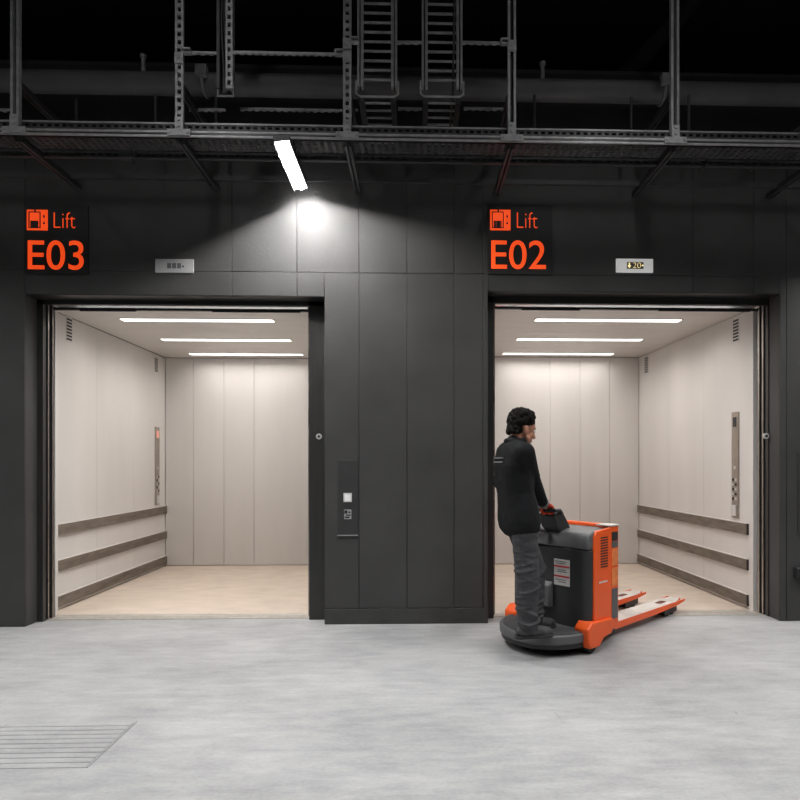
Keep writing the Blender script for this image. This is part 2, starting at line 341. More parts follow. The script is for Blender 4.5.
# ------------------------------------------------------------------ lift cars
def lift_car(x0, x1, x0f, x1f, d0, d1, zc, label, joints, lights, cop_wall, cop, vents, seam_first):
    Y0, Y1 = SY + .065, 8.25
    r = thing('lift_car', label, 'lift', ((x0 + x1)/2, Y0, 0))
    # back wall of separate cassettes
    b = MB().box(x0, x1, Y1 + .012, Y1 + .04, 0, zc)
    xs = [x0] + joints + [x1]
    for p, q in zip(xs, xs[1:]): b.box(p + .0035, q - .0035, Y1, Y1 + .013, .012, zc - .006)
    obj('back_wall', b, M['carwall'], r, bevel=.003, seg=1)
    for s, xw, dxf in ((-1, x0, x0f - x0), (1, x1, x1f - x1)):
        toe.d = dxf
        w = MB().box(min(xw, xw + s*.03) + (0.008 if s > 0 else 0), max(xw, xw + s*.03) - (0.008 if s < 0 else 0), Y0, Y1 + .04, 0, zc)
        ys = [Y0, Y0 + .9, Y0 + 1.75, Y1]
        for p, q in zip(ys, ys[1:]): w.box(min(xw, xw + s*.009), max(xw, xw + s*.009), p + .001, q - .001, .012, zc - .006)
        sw = obj('side_wall', w, M['carwall'], r, bevel=.0015, seg=1)
        # front return post beside the door
        pa, pb, ya_, yb_ = (d0 - .08, -3.40, 5.583, 5.627) if dxf and s < 0 else (3.29, d1 + .06, 5.553, 5.642) if dxf and s > 0 else (d0 - .06, d0, 5.56, 5.61) if s < 0 else (d1, d1 + .06, 5.56, 5.61)
        td, toe.d = toe.d, 0
        obj('front_post', MB().box(pa, pb, ya_, yb_, .006, zc), M['carwall'], r)
        toe.d = td
        for (za, zb) in ((.742, .848), (.392, .497), (.040, .147)):
            a, c = (xw, xw - s*.028)
            br = obj('bumper_rail', MB().box(min(a, c), max(a, c), Y0 + .05, Y1 - .004, za, zb), M['rail'], r, bevel=.002)
            obj('end_cap', MB().box(min(a, c) - .001, max(a, c) + .001, Y0 + .035, Y0 + .051, za - .001, zb + .001), M['railend'], br)
            obj('top_edge', MB().box(min(a, c), max(a, c), Y0 + .05, Y1 - .004, zb - .001, zb + .006), M['carceil'], br)
        # ventilation grilles
        for (ya, yb, za, zb) in vents:
            g = MB(); nn = 7; hh = (zb - za) / nn
            gr = obj('vent_grille', MB().box(min(xw, xw - s*.003), max(xw, xw - s*.003), ya - .01, yb + .01, za - .01, zb + .01), M['carwall'], r)
            for k in range(nn): g.box(min(xw - s*.002, xw - s*.006), max(xw - s*.002, xw - s*.006), ya, yb, za + hh*k + hh*.2, za + hh*(k+.75))
            obj('slots', g, M['dark'], gr)
    toe.d = 0
    # ceiling of narrow boards running across
    cb = MB().box(min(x0, x0f), max(x1, x1f), Y0, Y1 + .04, zc + .012, zc + .05)
    nb = 12; sty = (Y1 - Y0) / nb
    for k in range(nb): cb.box(min(x0, x0f) + .004, max(x1, x1f) - .004, Y0 + k*sty + .001, Y0 + (k+1)*sty - .001, zc, zc + .014)
    obj('ceiling_panel', cb, M['carceil'], r)
    for (la, lb, y) in lights:
        h = obj('ceiling_light', MB().prism([(la, y - .06), (lb, y - .06), (lb + .03, y + .06), (la + .03, y + .06)] if False else [(la, y - .055), (lb, y - .055), (lb, y + .055), (la, y + .055)], zc - .006, zc + .002, 'z'), M['carceil'], r)
        obj('light_panel', MB().box(la + .012, lb - .012, y - .045, y + .045, zc - .010, zc - .004), M['carled'], h)
        li = bpy.data.lights.new('car_light', 'AREA'); li.shape = 'RECTANGLE'; li.size = lb - la - .03; li.size_y = .085; li.energy = 15 if y < 6.5 else 15 if y < 7.4 else 7.5; li.color = (1.0, 0.945, 0.895); li.spread = math.radians(158)
        lo = bpy.data.objects.new('light_source', li); COL.objects.link(lo); lo.parent = h; lo.matrix_parent_inverse = Matrix.Identity(4); lo.location = world_of(h).inverted() @ Vector(((la + lb)/2, y, zc - .012))
    obj('car_floor', MB().box(min(x0, x0f), max(x1, x1f), Y0 - .005, Y1 + .01, -.1, .004), M['carfloor'], r)
    obj('floor_edge', MB().box(d0, d1, Y0 - .012, Y0 + .03, -.08, .008), M['sill'], r)
    if cop:
        xw, s = (x0, -1) if cop_wall < 0 else (x1, 1)
        toe.d = (x0f - x0) if cop_wall < 0 else (x1f - x1)
        (ya, yb, za, zb) = cop
        X = lambda d: xw - s * d
        def cb_(y0, y1, z0, z1, d0_, d1_): return MB().box(min(X(d0_), X(d1_)), max(X(d0_), X(d1_)), y0, y1, z0, z1)
        cp = obj('control_panel', cb_(ya, yb, za, zb, -.001, .014), M['copsteel'], r, bevel=.002)
        W = yb - ya; H = zb - za
        obj('floor_display', cb_(ya + W*.25, yb - W*.25, zb - H*.14, zb - H*.05, .012, .017), M['redled'] if cop_wall < 0 else M['dark'], cp)
        obj('speaker_hole', cb_(ya + W*.35, yb - W*.35, za + H*.46, za + H*.49, .012, .017), M['white'], cp)
        for k in range(5):
            for q in (.22, .62):
                zb_ = za + H * (.17 + .045*k)
                obj('push_button', cb_(ya + W*q, ya + W*(q + .2), zb_, zb_ + H*.024, .012, .02), M['dark'] if (k + (q > .3)) % 2 else M['white'], cp)
        obj('key_box', cb_(ya + W*.25, yb - W*.2, za + H*.02, za + H*.12, .012, .024), M['white'], cp)
    toe.d = 0
    return r

CL0, CL1 = -3.505, -0.87
CR0, CR1 = 0.64, 3.222
CL0F, CR1F = -3.50, 3.305
ZCL, ZCR = zY(230, 358, 8.25), zY(560, 357, 8.25)
def Ylights(pl, Z): return [(atZ(a, y, Z)[0], atZ(b, y, Z)[0], atZ((a+b)/2, y, Z)[1]) for a, b, y in pl]
yA = lambda px, py, X: atX(px, py, X)[0]
copL = (yA(154.6, 463, CL0), yA(158.6, 463, CL0), atX(156.5, 505, CL0)[1], atX(156.5, 427, CL0)[1])
copR = (yA(738.6, 463, 3.29), yA(732.4, 463, 3.29), atX(735.5, 518, 3.29)[1], atX(735.5, 412, 3.29)[1])
ventsL = [(yA(66, 330, CL0), yA(71, 330, CL0), atX(68.5, 341, CL0)[1], atX(68.5, 318, CL0)[1]), (yA(154.5, 365, CL0), yA(157.5, 365, CL0), atX(156, 372, CL0)[1], atX(156, 358, CL0)[1])]
ventsR = [(yA(738, 330, 3.29), yA(733, 330, 3.29), atX(735.5, 341.5, 3.29)[1], atX(735.5, 319, 3.29)[1]), (yA(647.5, 365, CR1), yA(644.5, 365, CR1), atX(646, 373, CR1)[1], atX(646, 357, CR1)[1])]
lift_car(CL0, CL1, CL0F, CL1, DL0, DL1, ZCL, 'lit freight lift car open under the sign E03, nobody inside',
         [xY(p, 8.25) for p in (193.5, 224, 254)], Ylights([(122, 274, 319.8), (162, 291, 339.6), (190, 303, 354)], ZCL), -1, copL, ventsL, 0)
lift_car(CR0, CR1, CR0, CR1F, DR0, DR1, ZCR, 'lit freight lift car open under the sign E02, behind the pallet truck',
         [xY(p, 8.25) for p in (550, 580, 609.6)], Ylights([(534, 682, 319.8), (516, 643, 339.2), (502, 614, 353.5)], ZCR), 1, copR, ventsR, 0)

# ------------------------------------------------------------------ signs, indicators, panels on the wall
def sign(ox, digits, label, board, lift_px, num_px, icon_px):
    xa, zb = atY(board[0], board[1], WY); xb, za = atY(board[2], board[3], WY)
    r = thing('lift_sign', label, 'sign', ((xa + xb)/2, WY, za))
    obj('sign_board', MB().box(xa, xb, WY - .012, WY + .004, za, zb), M['signback'], r)
    F = WY - .012
    def rect(px): 
        a, b = atY(px[0], px[1], F); c, d = atY(px[2], px[3], F); return a, c, d, b
    a, c, d, b = rect(lift_px); obj('lettering', text_mesh('Lift', a, c, d, b, F, -0.022), M['signorange'], r)
    a, c, d, b = rect(num_px)
    # three characters, each fitted to its own width
    n = obj('lettering', text_mesh(digits, a, c, d, b, F, 0.002), M['signorange'], r)
    a, c, d, b = rect(icon_px); w, h = c - a, b - d
    ic = obj('lift_pictogram', MB().box(a, c, F - .004, F + .001, d, b), M['signorange'], r)
    k = MB(); f1 = F - .0065
    def bx(u0, u1, v0, v1): k.box(a + w*u0, a + w*u1, f1, F - .003, d + h*v0, d + h*v1)
    bx(.085, .135, .09, .91); bx(.62, .67, .09, .91); bx(.085, .67, .86, .91); bx(.085, .67, .09, .135); bx(.36, .44, .86, 1.0)
    bx(.18, .29, .13, .46); bx(.30, .50, .13, .46); bx(.51, .56, .13, .46)
    for z0, z1, t in ((.58, .76, 1), (.26, .44, -1)):
        m_ = (z0 + z1)/2; cx = a + w*.835; 
        pts = [(cx - w*.075, d + h*m_), (cx + w*.075, d + h*m_), (cx, d + h*(z1 if t > 0 else z0))]
        if t < 0: pts = pts[::-1]
        k.prism(pts, f1, F - .003, 'y'); k.box(cx - w*.025, cx + w*.025, f1, F - .003, d + h*min(m_, z0 if t > 0 else z1), d + h*max(m_, z0 if t > 0 else z1))
    obj('pictogram_lines', k, M['signback'], ic)
    return r
sign(10, 'E03', 'black lift sign with orange pictogram reading Lift E03', (25, 206, 89, 275), (53.9, 212.4, 75.8, 228.2), (28.0, 240.2, 83.7, 270.0), (27.1, 209.8, 47.8, 230.4))
sign(480, 'E02', 'black lift sign with orange pictogram reading Lift E02', (487, 206, 552, 275), (516.9, 212.4, 537.9, 228.2), (491.3, 240.2, 545.8, 269.4), (490.1, 209.8, 510.4, 230.4))

def indicator(px, lit, label):
    a, b = atY(px[0], px[1], WY); c, d = atY(px[2], px[3], WY); F = WY - .014
    r = thing('floor_indicator', label, 'display', ((a + c)/2, WY, d))
    obj('plate', MB().box(a, c, F, WY + .003, d, b), M['lightgrey'] if not lit else M['backlit'], r, bevel=.003)
    w, h = c - a, b - d; zm = (b + d)/2
    if lit:
        u = lambda t: a + w*t
        m = MB()
        ya, yb = F - .004, F + .001
        m.prism([(u(.30), zm), (u(.40), zm), (u(.35), zm - h*.2)], ya, yb, 'y'); m.box(u(.335), u(.365), ya, yb, zm - .002, zm + h*.2)
        obj('arrow_symbol', m, M['amber'], r)
        obj('digits', text_mesh('20', u(.44), u(.66), zm - h*.2, zm + h*.2, F - .001, -.03), M['amber'], r)
        obj('dark_window', MB().box(u(.285), u(.735), F - .0015, F + .001, zm - h*.25, zm + h*.25), M['grey'], r)
        obj('status_dot', MB().cyl((u(.71), ya, zm), (u(.71), yb, zm), h*.06), M['amber'], r)
    else:
        for t in (.315, .445, .575):
            obj('segment_window', MB().box(a + w*t, a + w*(t + .105), F - .002, F + .001, zm - h*.19, zm + h*.19), M['grey'], r)
        obj('status_dot', MB().cyl((a + w*.73, F - .003, zm - h*.04), (a + w*.73, F, zm - h*.04), h*.07), M['dark'], r)
indicator((155.8, 259.3, 194, 273.3), False, 'grey floor indicator plate with blank display above the left lift')
indicator((615.8, 259, 652.6, 273), True, 'pale floor indicator plate with lit amber display above the right lift')

a, b = atY(338, 460, WY); c, d = atY(357.5, 535, WY); F = WY - .006
r = thing('call_station', 'dark call panel with square white button on the pier between lifts', 'control panel', ((a + c)/2, WY, d))
obj('back_plate', MB().box(a, c, F, WY + .003, d, b), M['darkpanel'], r, bevel=.002)
obj('bottom_lip', MB().box(a - .004, c + .004, F - .010, WY, d - .006, d + .002), M['galv'], r)
def onwall(px0, py0, px1, py1, f0, f1):
    a, b = atY(px0, py0, WY); c, d = atY(px1, py1, WY); return MB().box(a, c, f0, f1, d, b)
cbn = obj('call_button', onwall(343.6, 493, 352, 502, F - .008, F + .001), M['white'], r, bevel=.003, label='square white call button')
obj('button_face', onwall(344.8, 494.3, 350.8, 500.8, F - .010, F - .006), M['btnled'], cbn)
kb = obj('key_switch', onwall(344.3, 509.5, 351.5, 519, F - .004, F + .001), M['lightgrey'], r, bevel=.002)
k = MB()
for (x0, y0, x1, y1) in ((344.6, 510.2, 347.6, 513.6), (346, 514.4, 351, 515.6), (348.5, 511.3, 350.6, 513), (345, 516.4, 349.6, 518)):
    a_, b_ = atY(x0, y0, WY); c_, d_ = atY(x1, y1, WY); k.box(a_, c_, F - .006, F - .003, d_, b_)
obj('key_slot', k, M['dark'], kb)

a, b = atY(797.5, 452, WY); c, d = atY(818, 534, WY)
r = thing('call_station', 'dark call panel cut by the right edge of the photo', 'control panel', ((a + c)/2, WY, d))
obj('back_plate', MB().box(a, c, WY - .006, WY + .003, d, b), M['darkpanel'], r, bevel=.002)
obj('call_button', onwall(804, 488, 812, 497, WY - .014, WY - .005), M['white'], r, bevel=.003)
a, b = atY(793.3, 567, WY); c, d = atY(806, 577.5, WY)
r = thing('wall_socket', 'small black box low on the wall right of the lifts', 'socket', ((a + c)/2, WY, d))
obj('housing', MB().box(a, c, WY - .05, WY + .003, d, b), M['dark'], r, bevel=.004)
obj('lid', MB().box(a + .01, c - .01, WY - .056, WY - .048, d + .01, b - .01), M['railend'], r, bevel=.003)

# ------------------------------------------------------------------ overhead steelwork
HY = 4.40
HPX = (14.3, 179.2, 347.2, 512, 675.3)
HX = [xY(p, HY) for p in HPX]
ZR0, ZR1 = zY(400, 140, HY), zY(400, 134, HY)       # front double rail
ZA0, ZA1 = zY(400, 131.5, HY), zY(400, 123, HY)     # slotted rail above it
fr = thing('support_frame', 'long dark strut channel frame hanging above the lift openings', 'support frame', (0, HY, ZR0))
def slotted(mb, x0, x1, y0, y1, z0, z1, pitch=.07, along='x'):
    """channel with two lips and bridges between its slots"""
    if along == 'x':
        h = (z1 - z0)
        mb.box(x0, x1, y0, y1, z0, z0 + h*.36); mb.box(x0, x1, y0, y1, z1 - h*.36, z1)
        n = int((x1 - x0) / pitch)
        for k in range(n): mb.box(x0 + k*pitch, x0 + k*pitch + pitch*.42, y0 + .001, y1 - .001, z0 + h*.34, z1 - h*.34)
        mb.box(x0, x1, y1 - .004, y1, z0, z1)
    else:
        w = x1 - x0
        mb.box(x0, x0 + w*.28, y0, y1, z0, z1); mb.box(x1 - w*.28, x1, y0, y1, z0, z1)
        n = int((z1 - z0) / pitch)
        for k in range(n): mb.box(x0 + w*.26, x1 - w*.26, y0 + .003, y1 - .001, z0 + k*pitch, z0 + k*pitch + pitch*.45)
for i, x in enumerate(HX + [HX[0] - 1.25, HX[-1] + 1.24]):
    m = MB(); w = .031
    if i in (1, 2): slotted(m, x - w, x + w, HY, HY + .02, ZR1, 6.6, .062, 'z')
    else:
        m.box(x - w, x - w + .018, HY, HY + .035, ZR1, 6.6); m.box(x + w - .018, x + w, HY, HY + .035, ZR1, 6.6)
    hg = obj('hanger', m, M['galv'], fr)
    if i not in (1, 2): obj('hanger_web_shade', MB().box(x - w + .001, x + w - .001, HY + .030, HY + .04, ZR1, 6.6), M['frame'], hg)  # black web: shade inside the channel put into its colour
    bz = MB().box(x - .085, x + .085, HY - .012, HY + .02, ZR0 + .006, ZR1 + .006).box(x - .03, x + .03, HY - .008, HY + .02, ZR1, ZR1 + .10)
    bz.cyl((x - .065, HY - .02, ZR0 + .03), (x - .065, HY, ZR0 + .03), .010, 8).cyl((x + .065, HY - .02, ZR0 + .03), (x + .065, HY, ZR0 + .03), .010, 8)
    bz.cyl((x, HY - .016, ZR1 + .035), (x, HY, ZR1 + .035), .012, 8).cyl((x, HY - .016, ZR1 + .08), (x, HY, ZR1 + .08), .012, 8)
    obj('foot_bracket', bz, M['galv'], hg)
    # arms running back to the wall
    obj('arm', MB().box(x - .026, x - .006, HY + .04, WY, ZR0 - .035, ZR0 + .012).box(x + .006, x + .026, HY + .04, WY, ZR0 - .035, ZR0 + .012).box(x - .026, x + .026, HY + .04, WY, ZR0 + .004, ZR0 + .012), M['galvd'], fr)
    za = CAMH + 375 * HY / FP
    obj('arm', MB().box(x - .025, x - .006, HY + .04, WY, za - .03, za + .02).box(x + .006, x + .025, HY + .04, WY, za - .03, za + .02).box(x - .025, x + .025, HY + .04, WY, za + .012, za + .02), M['galvd'], fr)
XA, XB = -6.2, 6.4
hR = (ZR1 - ZR0)
obj('front_rail', MB().box(XA, XB, HY, HY + .012, ZR0, ZR0 + hR*.30).box(XA, XB, HY, HY + .012, ZR1 - hR*.30, ZR1), M['galv'], fr)
m = MB(); slotted(m, XA, XB, HY + .045, HY + .08, ZA0, ZA1, .055)
obj('slotted_rail', m, M['galvd'], fr)
obj('rail_gap_shade', MB().box(XA, XB, HY + .035, HY + .041, ZR0, ZR1), M['frame'], fr)  # black strip standing in for the shade between the two bars
obj('slotted_rail_edge', MB().box(XA, XB, HY + .04, HY + .085, ZA1 - .012, ZA1), M['galv'], fr)
# cross rails (short struts)
def crossrail(p0, p1, py, Y, th=.028, slot=True):
    x0, x1 = xY(p0, Y), xY(p1, Y); z = zY((p0 + p1)/2, py, Y)
    m = MB().box(x0, x1, Y, Y + .018, z, z + th*.5)
    if slot:
        n = max(1, int((x1 - x0) / .055))
        for k in range(n): m.box(x0 + (x1 - x0)*k/n, x0 + (x1 - x0)*(k + .5)/n, Y, Y + .018, z - th*.22, z + .002)
    return obj('cross_rail', m, M['galv'], fr)
crossrail(183, 217, 53, 4.42); crossrail(232, 343, 53.5, 4.42); crossrail(351, 358, 41.5, 4.42); crossrail(397, 422, 42.5, 4.42); crossrail(462, 508, 43, 4.42)
def lug(px, py):
    x, z = atY(px, py, HY); return obj('lug', MB().box(x - .035, x + .035, HY - .012, HY + .02, z + .012, z + .022).box(x - .035, x + .035, HY - .012, HY + .02, z - .022, z - .012).box(x - .035, x - .025, HY - .012, HY + .02, z - .022, z + .022), M['galv'], fr)
lug(186, 51); lug(339, 52.5); lug(354, 40); lug(505, 41.5)
for px, py in ((179.2, 58), (347.2, 57), (347.2, 44), (512, 46)):
    x, z = atY(px, py, HY); obj('clamp_plate', MB().box(x - .032, x + .032, HY - .010, HY + .004, z - .04, z + .04).cyl((x, HY - .018, z), (x, HY, z), .012, 8), M['galv'], fr)
for p0, p1, py in ((189, 225, 110), (240, 342, 110), (352, 358, 110.5), (398, 422, 109), (464, 508, 109), (-30, 10, 110)): crossrail(p0, p1, py, 4.70, .03)

# perforated cable tray lying on the arms
TY0, TY1 = HY + .05, HY + .24
m = MB(); zt = ZR0 + .014
ny = 5; px_ = .055
m.box(XA, XB, TY0, TY0 + .012, zt, zt + .05); m.box(XA, XB, TY1 - .012, TY1, zt, zt + .05)
for j in range(ny + 1):
    y = TY0 + (TY1 - TY0 - .014) * j / ny; m.box(XA, XB, y, y + .014, zt, zt + .003)
k = 0; x = XA
while x < XB:
    m.box(x, x + .026, TY0, TY1, zt + .0005, zt + .0025); x += px_
tag(obj('cable_tray', m, M['galvd']), 'long perforated dark cable tray lying behind the front strut rail', 'cable tray')

# lower slotted rails under the tray, nearer the wall
for Y_, py0, py1, lab in ((HY + .28, 155.5, 161.5, 'slotted dark rail just behind the cable tray'), (5.06, 178, 182, 'plain dark rail close to the wall above the lift signs')):
    m = MB(); z0, z1 = zY(400, py1, Y_), zY(400, py0, Y_)
    if Y_ < 5: slotted(m, XA, XB, Y_, Y_ + .035, z0, z1, .06)
    else: m.box(XA, XB, Y_, Y_ + .035, z0, z1)
    tag(obj('strut_rail', m, M['galvd']), lab, 'rail')

# big pipe, ledge beam
PY_ = 4.98; PR = .088; pz = zY(400, 88, PY_)
p = thing('pipe', 'thick dark horizontal pipe running behind the hangers', 'pipe', (0, PY_, pz))
obj('pipe_run', MB().cyl((-9, PY_, pz), (9, PY_, pz), PR, 40), M['pipe'], p, smooth=True)
for px in (202, 666):
    x = xY(px, PY_ - PR); m = MB()
    m.tube([(x, PY_ + math.cos(t) * (PR + .008), pz + math.sin(t) * (PR + .008)) for t in [2*PI*k/30 for k in range(31)]], .012, 6)
    m.box(x - .045, x + .045, PY_ - PR - .04, PY_ - PR + .02, pz + .0, pz + .09)
    obj('pipe_clamp', m, M['galv'], p)
for px in (145.5, 541.5):
    x = xY(px, PY_); obj('vent_stub', MB().cyl((x, PY_ - .04, pz + PR - .03), (x, PY_ - .04, pz + PR + .10), .018, 12).cyl((x, PY_ - .04, pz + PR + .10), (x, PY_ - .04, pz + PR + .125), .027, 12), M['galv'], p, smooth=True)
for px, y0, y1 in ((153.5, 96, 122), (535.5, 96, 124), (214.5, 98, 121), (691, 96, 122), (73.5, 100, 121), (633, 98, 124)):
    x = xY(px, 4.86); z1, z0 = zY(px, y0, 4.86), zY(px, y1 + 20, 4.86)
    obj('drop_rod', MB().cyl((x, 4.90, z0), (x, 4.90, z1 + .03), .012, 10), M['galvd'], p)
zb_ = zY(400, 66, WY - .12)
tag(obj('trim_2', MB().box(-11, 11, WY - .06, WY + .15, zb_ - .55, zb_), M['upper']), 'dark ledge beam along the wall above the pipe', 'trim', kind='structure')

# vertical cable ladders that turn back under the pipe
LYr = 4.42
def ladder(px0, px1, rung0, label, cables):
    x0, x1 = xY(px0, LYr), xY(px1, LYr); rw = (x1 - x0)
    zb = zY((px0 + px1)/2, 86, LYr)
    r = thing('cable_ladder', label, 'cable ladder', ((x0 + x1)/2, LYr, zb))
    for xx, s in ((x0, 1), (x1, -1)):
        a = xx; b = xx + s * .046
        rl = obj('side_rail', MB().box(min(a, a + s*.016), max(a, a + s*.016), LYr, LYr + .06, zb, 6.6).box(min(b, b - s*.02), max(b, b - s*.02), LYr + .006, LYr + .05, zb, 6.6), M['galv'], r); obj('rail_web_shade', MB().box(min(a, b), max(a, b), LYr + .05, LYr + .056, zb, 6.6), M['galvd'], rl)  # web coloured dark as the shade between the flanges
    z = zY((px0 + px1)/2, rung0, LYr); st = 9.55 * LYr / FP
    while z < 6.5:
        obj('rung', MB().box(x0 + .04, x1 - .04, LYr + .014, LYr + .026, z - .007, z + .007), M['galv'], r); z += st
    # stirrup at the foot
    zs = zY((px0 + px1)/2, 95, LYr)
    obj('stirrup', MB().tube([(x0 - .008, LYr + .02, zb + .05), (x0 - .008, LYr + .02, zs + .02), (x0 + .02, LYr + .02, zs), (x1 - .02, LYr + .02, zs), (x1 + .008, LYr + .02, zs + .02), (x1 + .008, LYr + .02, zb + .05)], .008, 8), M['galv'], r)
    # flat run towards the wall
    zh = zs - .015
    for xx in (x0 + .01, x1 - .05): obj('side_rail', MB().box(xx, xx + .04, LYr + .05, WY - .06, zh - .02, zh + .04), M['galvd'], r)
    for k in range(8):
        y = LYr + .07 + k * .095; obj('rung', MB().box(x0 + .04, x1 - .04, y, y + .014, zh - .006, zh + .006), M['galv'], r)
    return r
ladder(357.2, 397, 78.2, 'vertical cable ladder left of its pair, empty rungs', 0)
ladder(421.8, 462.6, 78.8, 'vertical cable ladder right of its pair, thin cable on its rungs', 1)
x = xY(454.5, LYr); tag(obj('cable', MB().tube([(x, LYr + .004, 6.5), (x + .004, LYr + .004, 5.2), (x - .006, LYr + .004, 4.6), (x - .012, LYr + .03, zY(454, 95, LYr)), (x - .012, 4.9, zY(454, 100, LYr))], .009, 8), M['cable'], smooth=True), 'thin black cable down the right-hand cable ladder', 'cable')

# narrow channel tray with cables
x0, x1 = xY(216.5, LYr), xY(232.5, LYr); zb = zY(224, 88, LYr)
r = thing('cable_channel', 'narrow vertical cable channel with one slotted side', 'cable channel', ((x0 + x1)/2, LYr, zb))
m = MB().box(x0, x0 + .022, LYr, LYr + .06, zb, 6.6).box(x0, x1, LYr + .055, LYr + .06, zb, 6.6); obj('back_sheet', m, M['galvd'], r)
m = MB(); slotted(m, x1 - .052, x1, LYr, LYr + .05, zb, 6.6, .062, 'z'); obj('slotted_side', m, M['galv'], r)
zs = zY(224, 94.5, LYr)
obj('stirrup', MB().tube([(x0 + .004, LYr + .02, zb + .06), (x0 + .004, LYr + .02, zs), (x1, LYr + .02, zs), (x1, LYr + .02, zb + .06)], .008, 8), M['galv'], r)
for k, (dx, dz, lab) in enumerate(((.036, 0, 'black cable hanging in the narrow channel, left of two'), (.058, .03, 'black cable hanging in the narrow channel, right of two'))):
    tag(obj('cable', MB().tube([(x0 + dx, LYr + .03, 6.5), (x0 + dx + .01*(1 - 2*k), LYr + .028, 5.3), (x0 + dx - .008, LYr + .03, 4.8), (x0 + dx + .012, LYr + .03, zb + .1 + dz), (x0 + dx + .03, LYr + .035, zb - .02)], .010, 8), M['cable'], smooth=True), lab, 'cable')

# flexible duct rising at the right, junction boxes on the rail
a = atY(628, 92, 5.15); b = atY(676, 30, 5.6); c = atY(700, -20, 6.0)
tag(obj('air_duct', MB().tube([(a[0] - .35, 5.62, 4.75), (a[0] + .1, 5.62, a[1] + .42), (b[0] + .2, 5.75, b[1] + .35), (c[0] + .4, 6.0, c[1] + .6)], .085, 16), M['upper'], smooth=True), 'dark round duct slanting up behind the right-hand hanger', 'duct')
for px, w, lab in ((129.5, .06, 'small dark junction box under the tray near the left end'), (703, .05, 'small dark junction box under the tray, left of two at right'), (754, .05, 'small dark junction box under the tray, right of two at right')):
    xx, zz = atY(px, 156, HY + .27)
    r = thing('junction_box', lab, 'junction box', (xx, HY + .27, zz))
    obj('housing', MB().box(xx - w, xx + w, HY + .225, HY + .281, zz - .035, zz + .03), M['galvd'], r, bevel=.005)
    obj('gland', MB().tube([(xx + w*.6, HY + .25, zz - .03), (xx + w*.7, HY + .26, zz - .07), (xx + w*.1, HY + .34, zz - .09)], .008, 8), M['cable'], r)

# ------------------------------------------------------------------ linear lamps
LZ = 3.93
def lamp_parts(r, power_mat, L):
    h = MB().box(-.062, .062, -L/2, L/2, .012, .05)
    for s in (-1, 1): h.box(min(s*.056, s*.062), max(s*.056, s*.062), -L/2, L/2, -.0175, .014)
    h.box(-.062, .062, -L/2, -L/2 + .008, .009, .014).box(-.062, .062, L/2 - .008, L/2, .009, .014)
    obj('housing', h, M['galvd'], r, world=False, bevel=.002)
    obj('diffuser', MB().box(-.055, .055, -L/2 + .01, L/2 - .01, .008, .0125), M['leddiff'], r, world=False)
    obj('light_tube', MB().box(-.011, .011, -L/2 + .02, L/2 - .004, .0035, .008), power_mat, r, world=False)
    obj('mounting_bracket', MB().box(-.02, .02, -L/2 + .06, -L/2 + .10, .05, .08).box(-.02, .02, L/2 - .10, L/2 - .06, .05, .08), M['galv'], r, world=False)
lx = xY(298, 5.16)
LZ = 3.83; l0 = atZ(285, 142, LZ); l1 = atZ(299, 190, LZ)
lamp = thing('linear_lamp', 'glowing white linear lamp hanging end-on above the left lift', 'lamp', ((l0[0] + l1[0])/2, (l0[1] + l1[1])/2, LZ))
lamp.rotation_euler = (0, math.radians(-7), 0)
lamp_parts(lamp, M['led'], l1[1] - l0[1])
for x, lab in ((4.95, 'glowing linear lamp beyond the right edge of the photo'), (-7.0, 'glowing linear lamp beyond the left edge of the photo')):
    c = copy_tree(lamp); c.location.x = x; c['label'] = lab

# hall lamps behind and above the viewpoint (same fittings, with their light)
hall_mat = M['leddiff']
hl = thing('linear_lamp', 'white linear hall lamp hanging overhead', 'lamp', (0, 1.5, 4.6), group='hall lamps overhead')
lamp_parts(hl, M['leddiff'], 1.5)
first = True
def hall(x, y, z, power, spread):
    global first
    o = hl if first else copy_tree(hl); first = False
    o.location = (x, y, z)
    li = bpy.data.lights.new('hall_light', 'AREA'); li.shape = 'RECTANGLE'; li.size = .11; li.size_y = 1.45; li.energy = power; li.color = (1.0, 1.0, 1.0); li.spread = math.radians(spread)
    lo = bpy.data.objects.new('light_source', li); COL.objects.link(lo); lo.parent = o; lo.location = (0, 0, -.02)
for y, z, pw, sp in ((2.95, 4.75, 18.5, 116), (0.2, 4.75, 9, 116), (2.3, 6.2, 4, 165)):  # highest row added to light the pipe and steelwork from above
    for x in (-5.2, -1.7, 1.7, 5.2): hall(x, y, z, pw, sp)

# ------------------------------------------------------------------ pallet truck (local frame: x forward, y left, z up)
O = Vector((1.072, 4.675, 0)); TH = math.radians(40)
Ow = Vector((O.x, O.y * .994, 0)); THw = TH
tr = thing('pallet_truck', 'orange and charcoal ride-on pallet truck driving into the right lift', 'pallet truck', Ow, THw)
def tp(name, mb, m, par=None, **k): return obj(name, mb, m, par or tr, world=False, **k)
HW = .385
def arcpts(cx, cy, rx, ry, a0, a1, n): return [(cx + rx*math.cos(a0 + (a1 - a0)*k/n), cy + ry*math.sin(a0 + (a1 - a0)*k/n)) for k in range(n + 1)]
# rear cover: plan with rounded corners
plan = [(.13, -.375), (.13, .375)] + arcpts(.05, .315, .05, .06, PI/2, PI, 6) + arcpts(.05, -.315, .05, .06, PI, 1.5*PI, 6)
tp('rear_cover', MB().prism(plan, .165, .78, 'z'), M['charcoal'], bevel=.006)
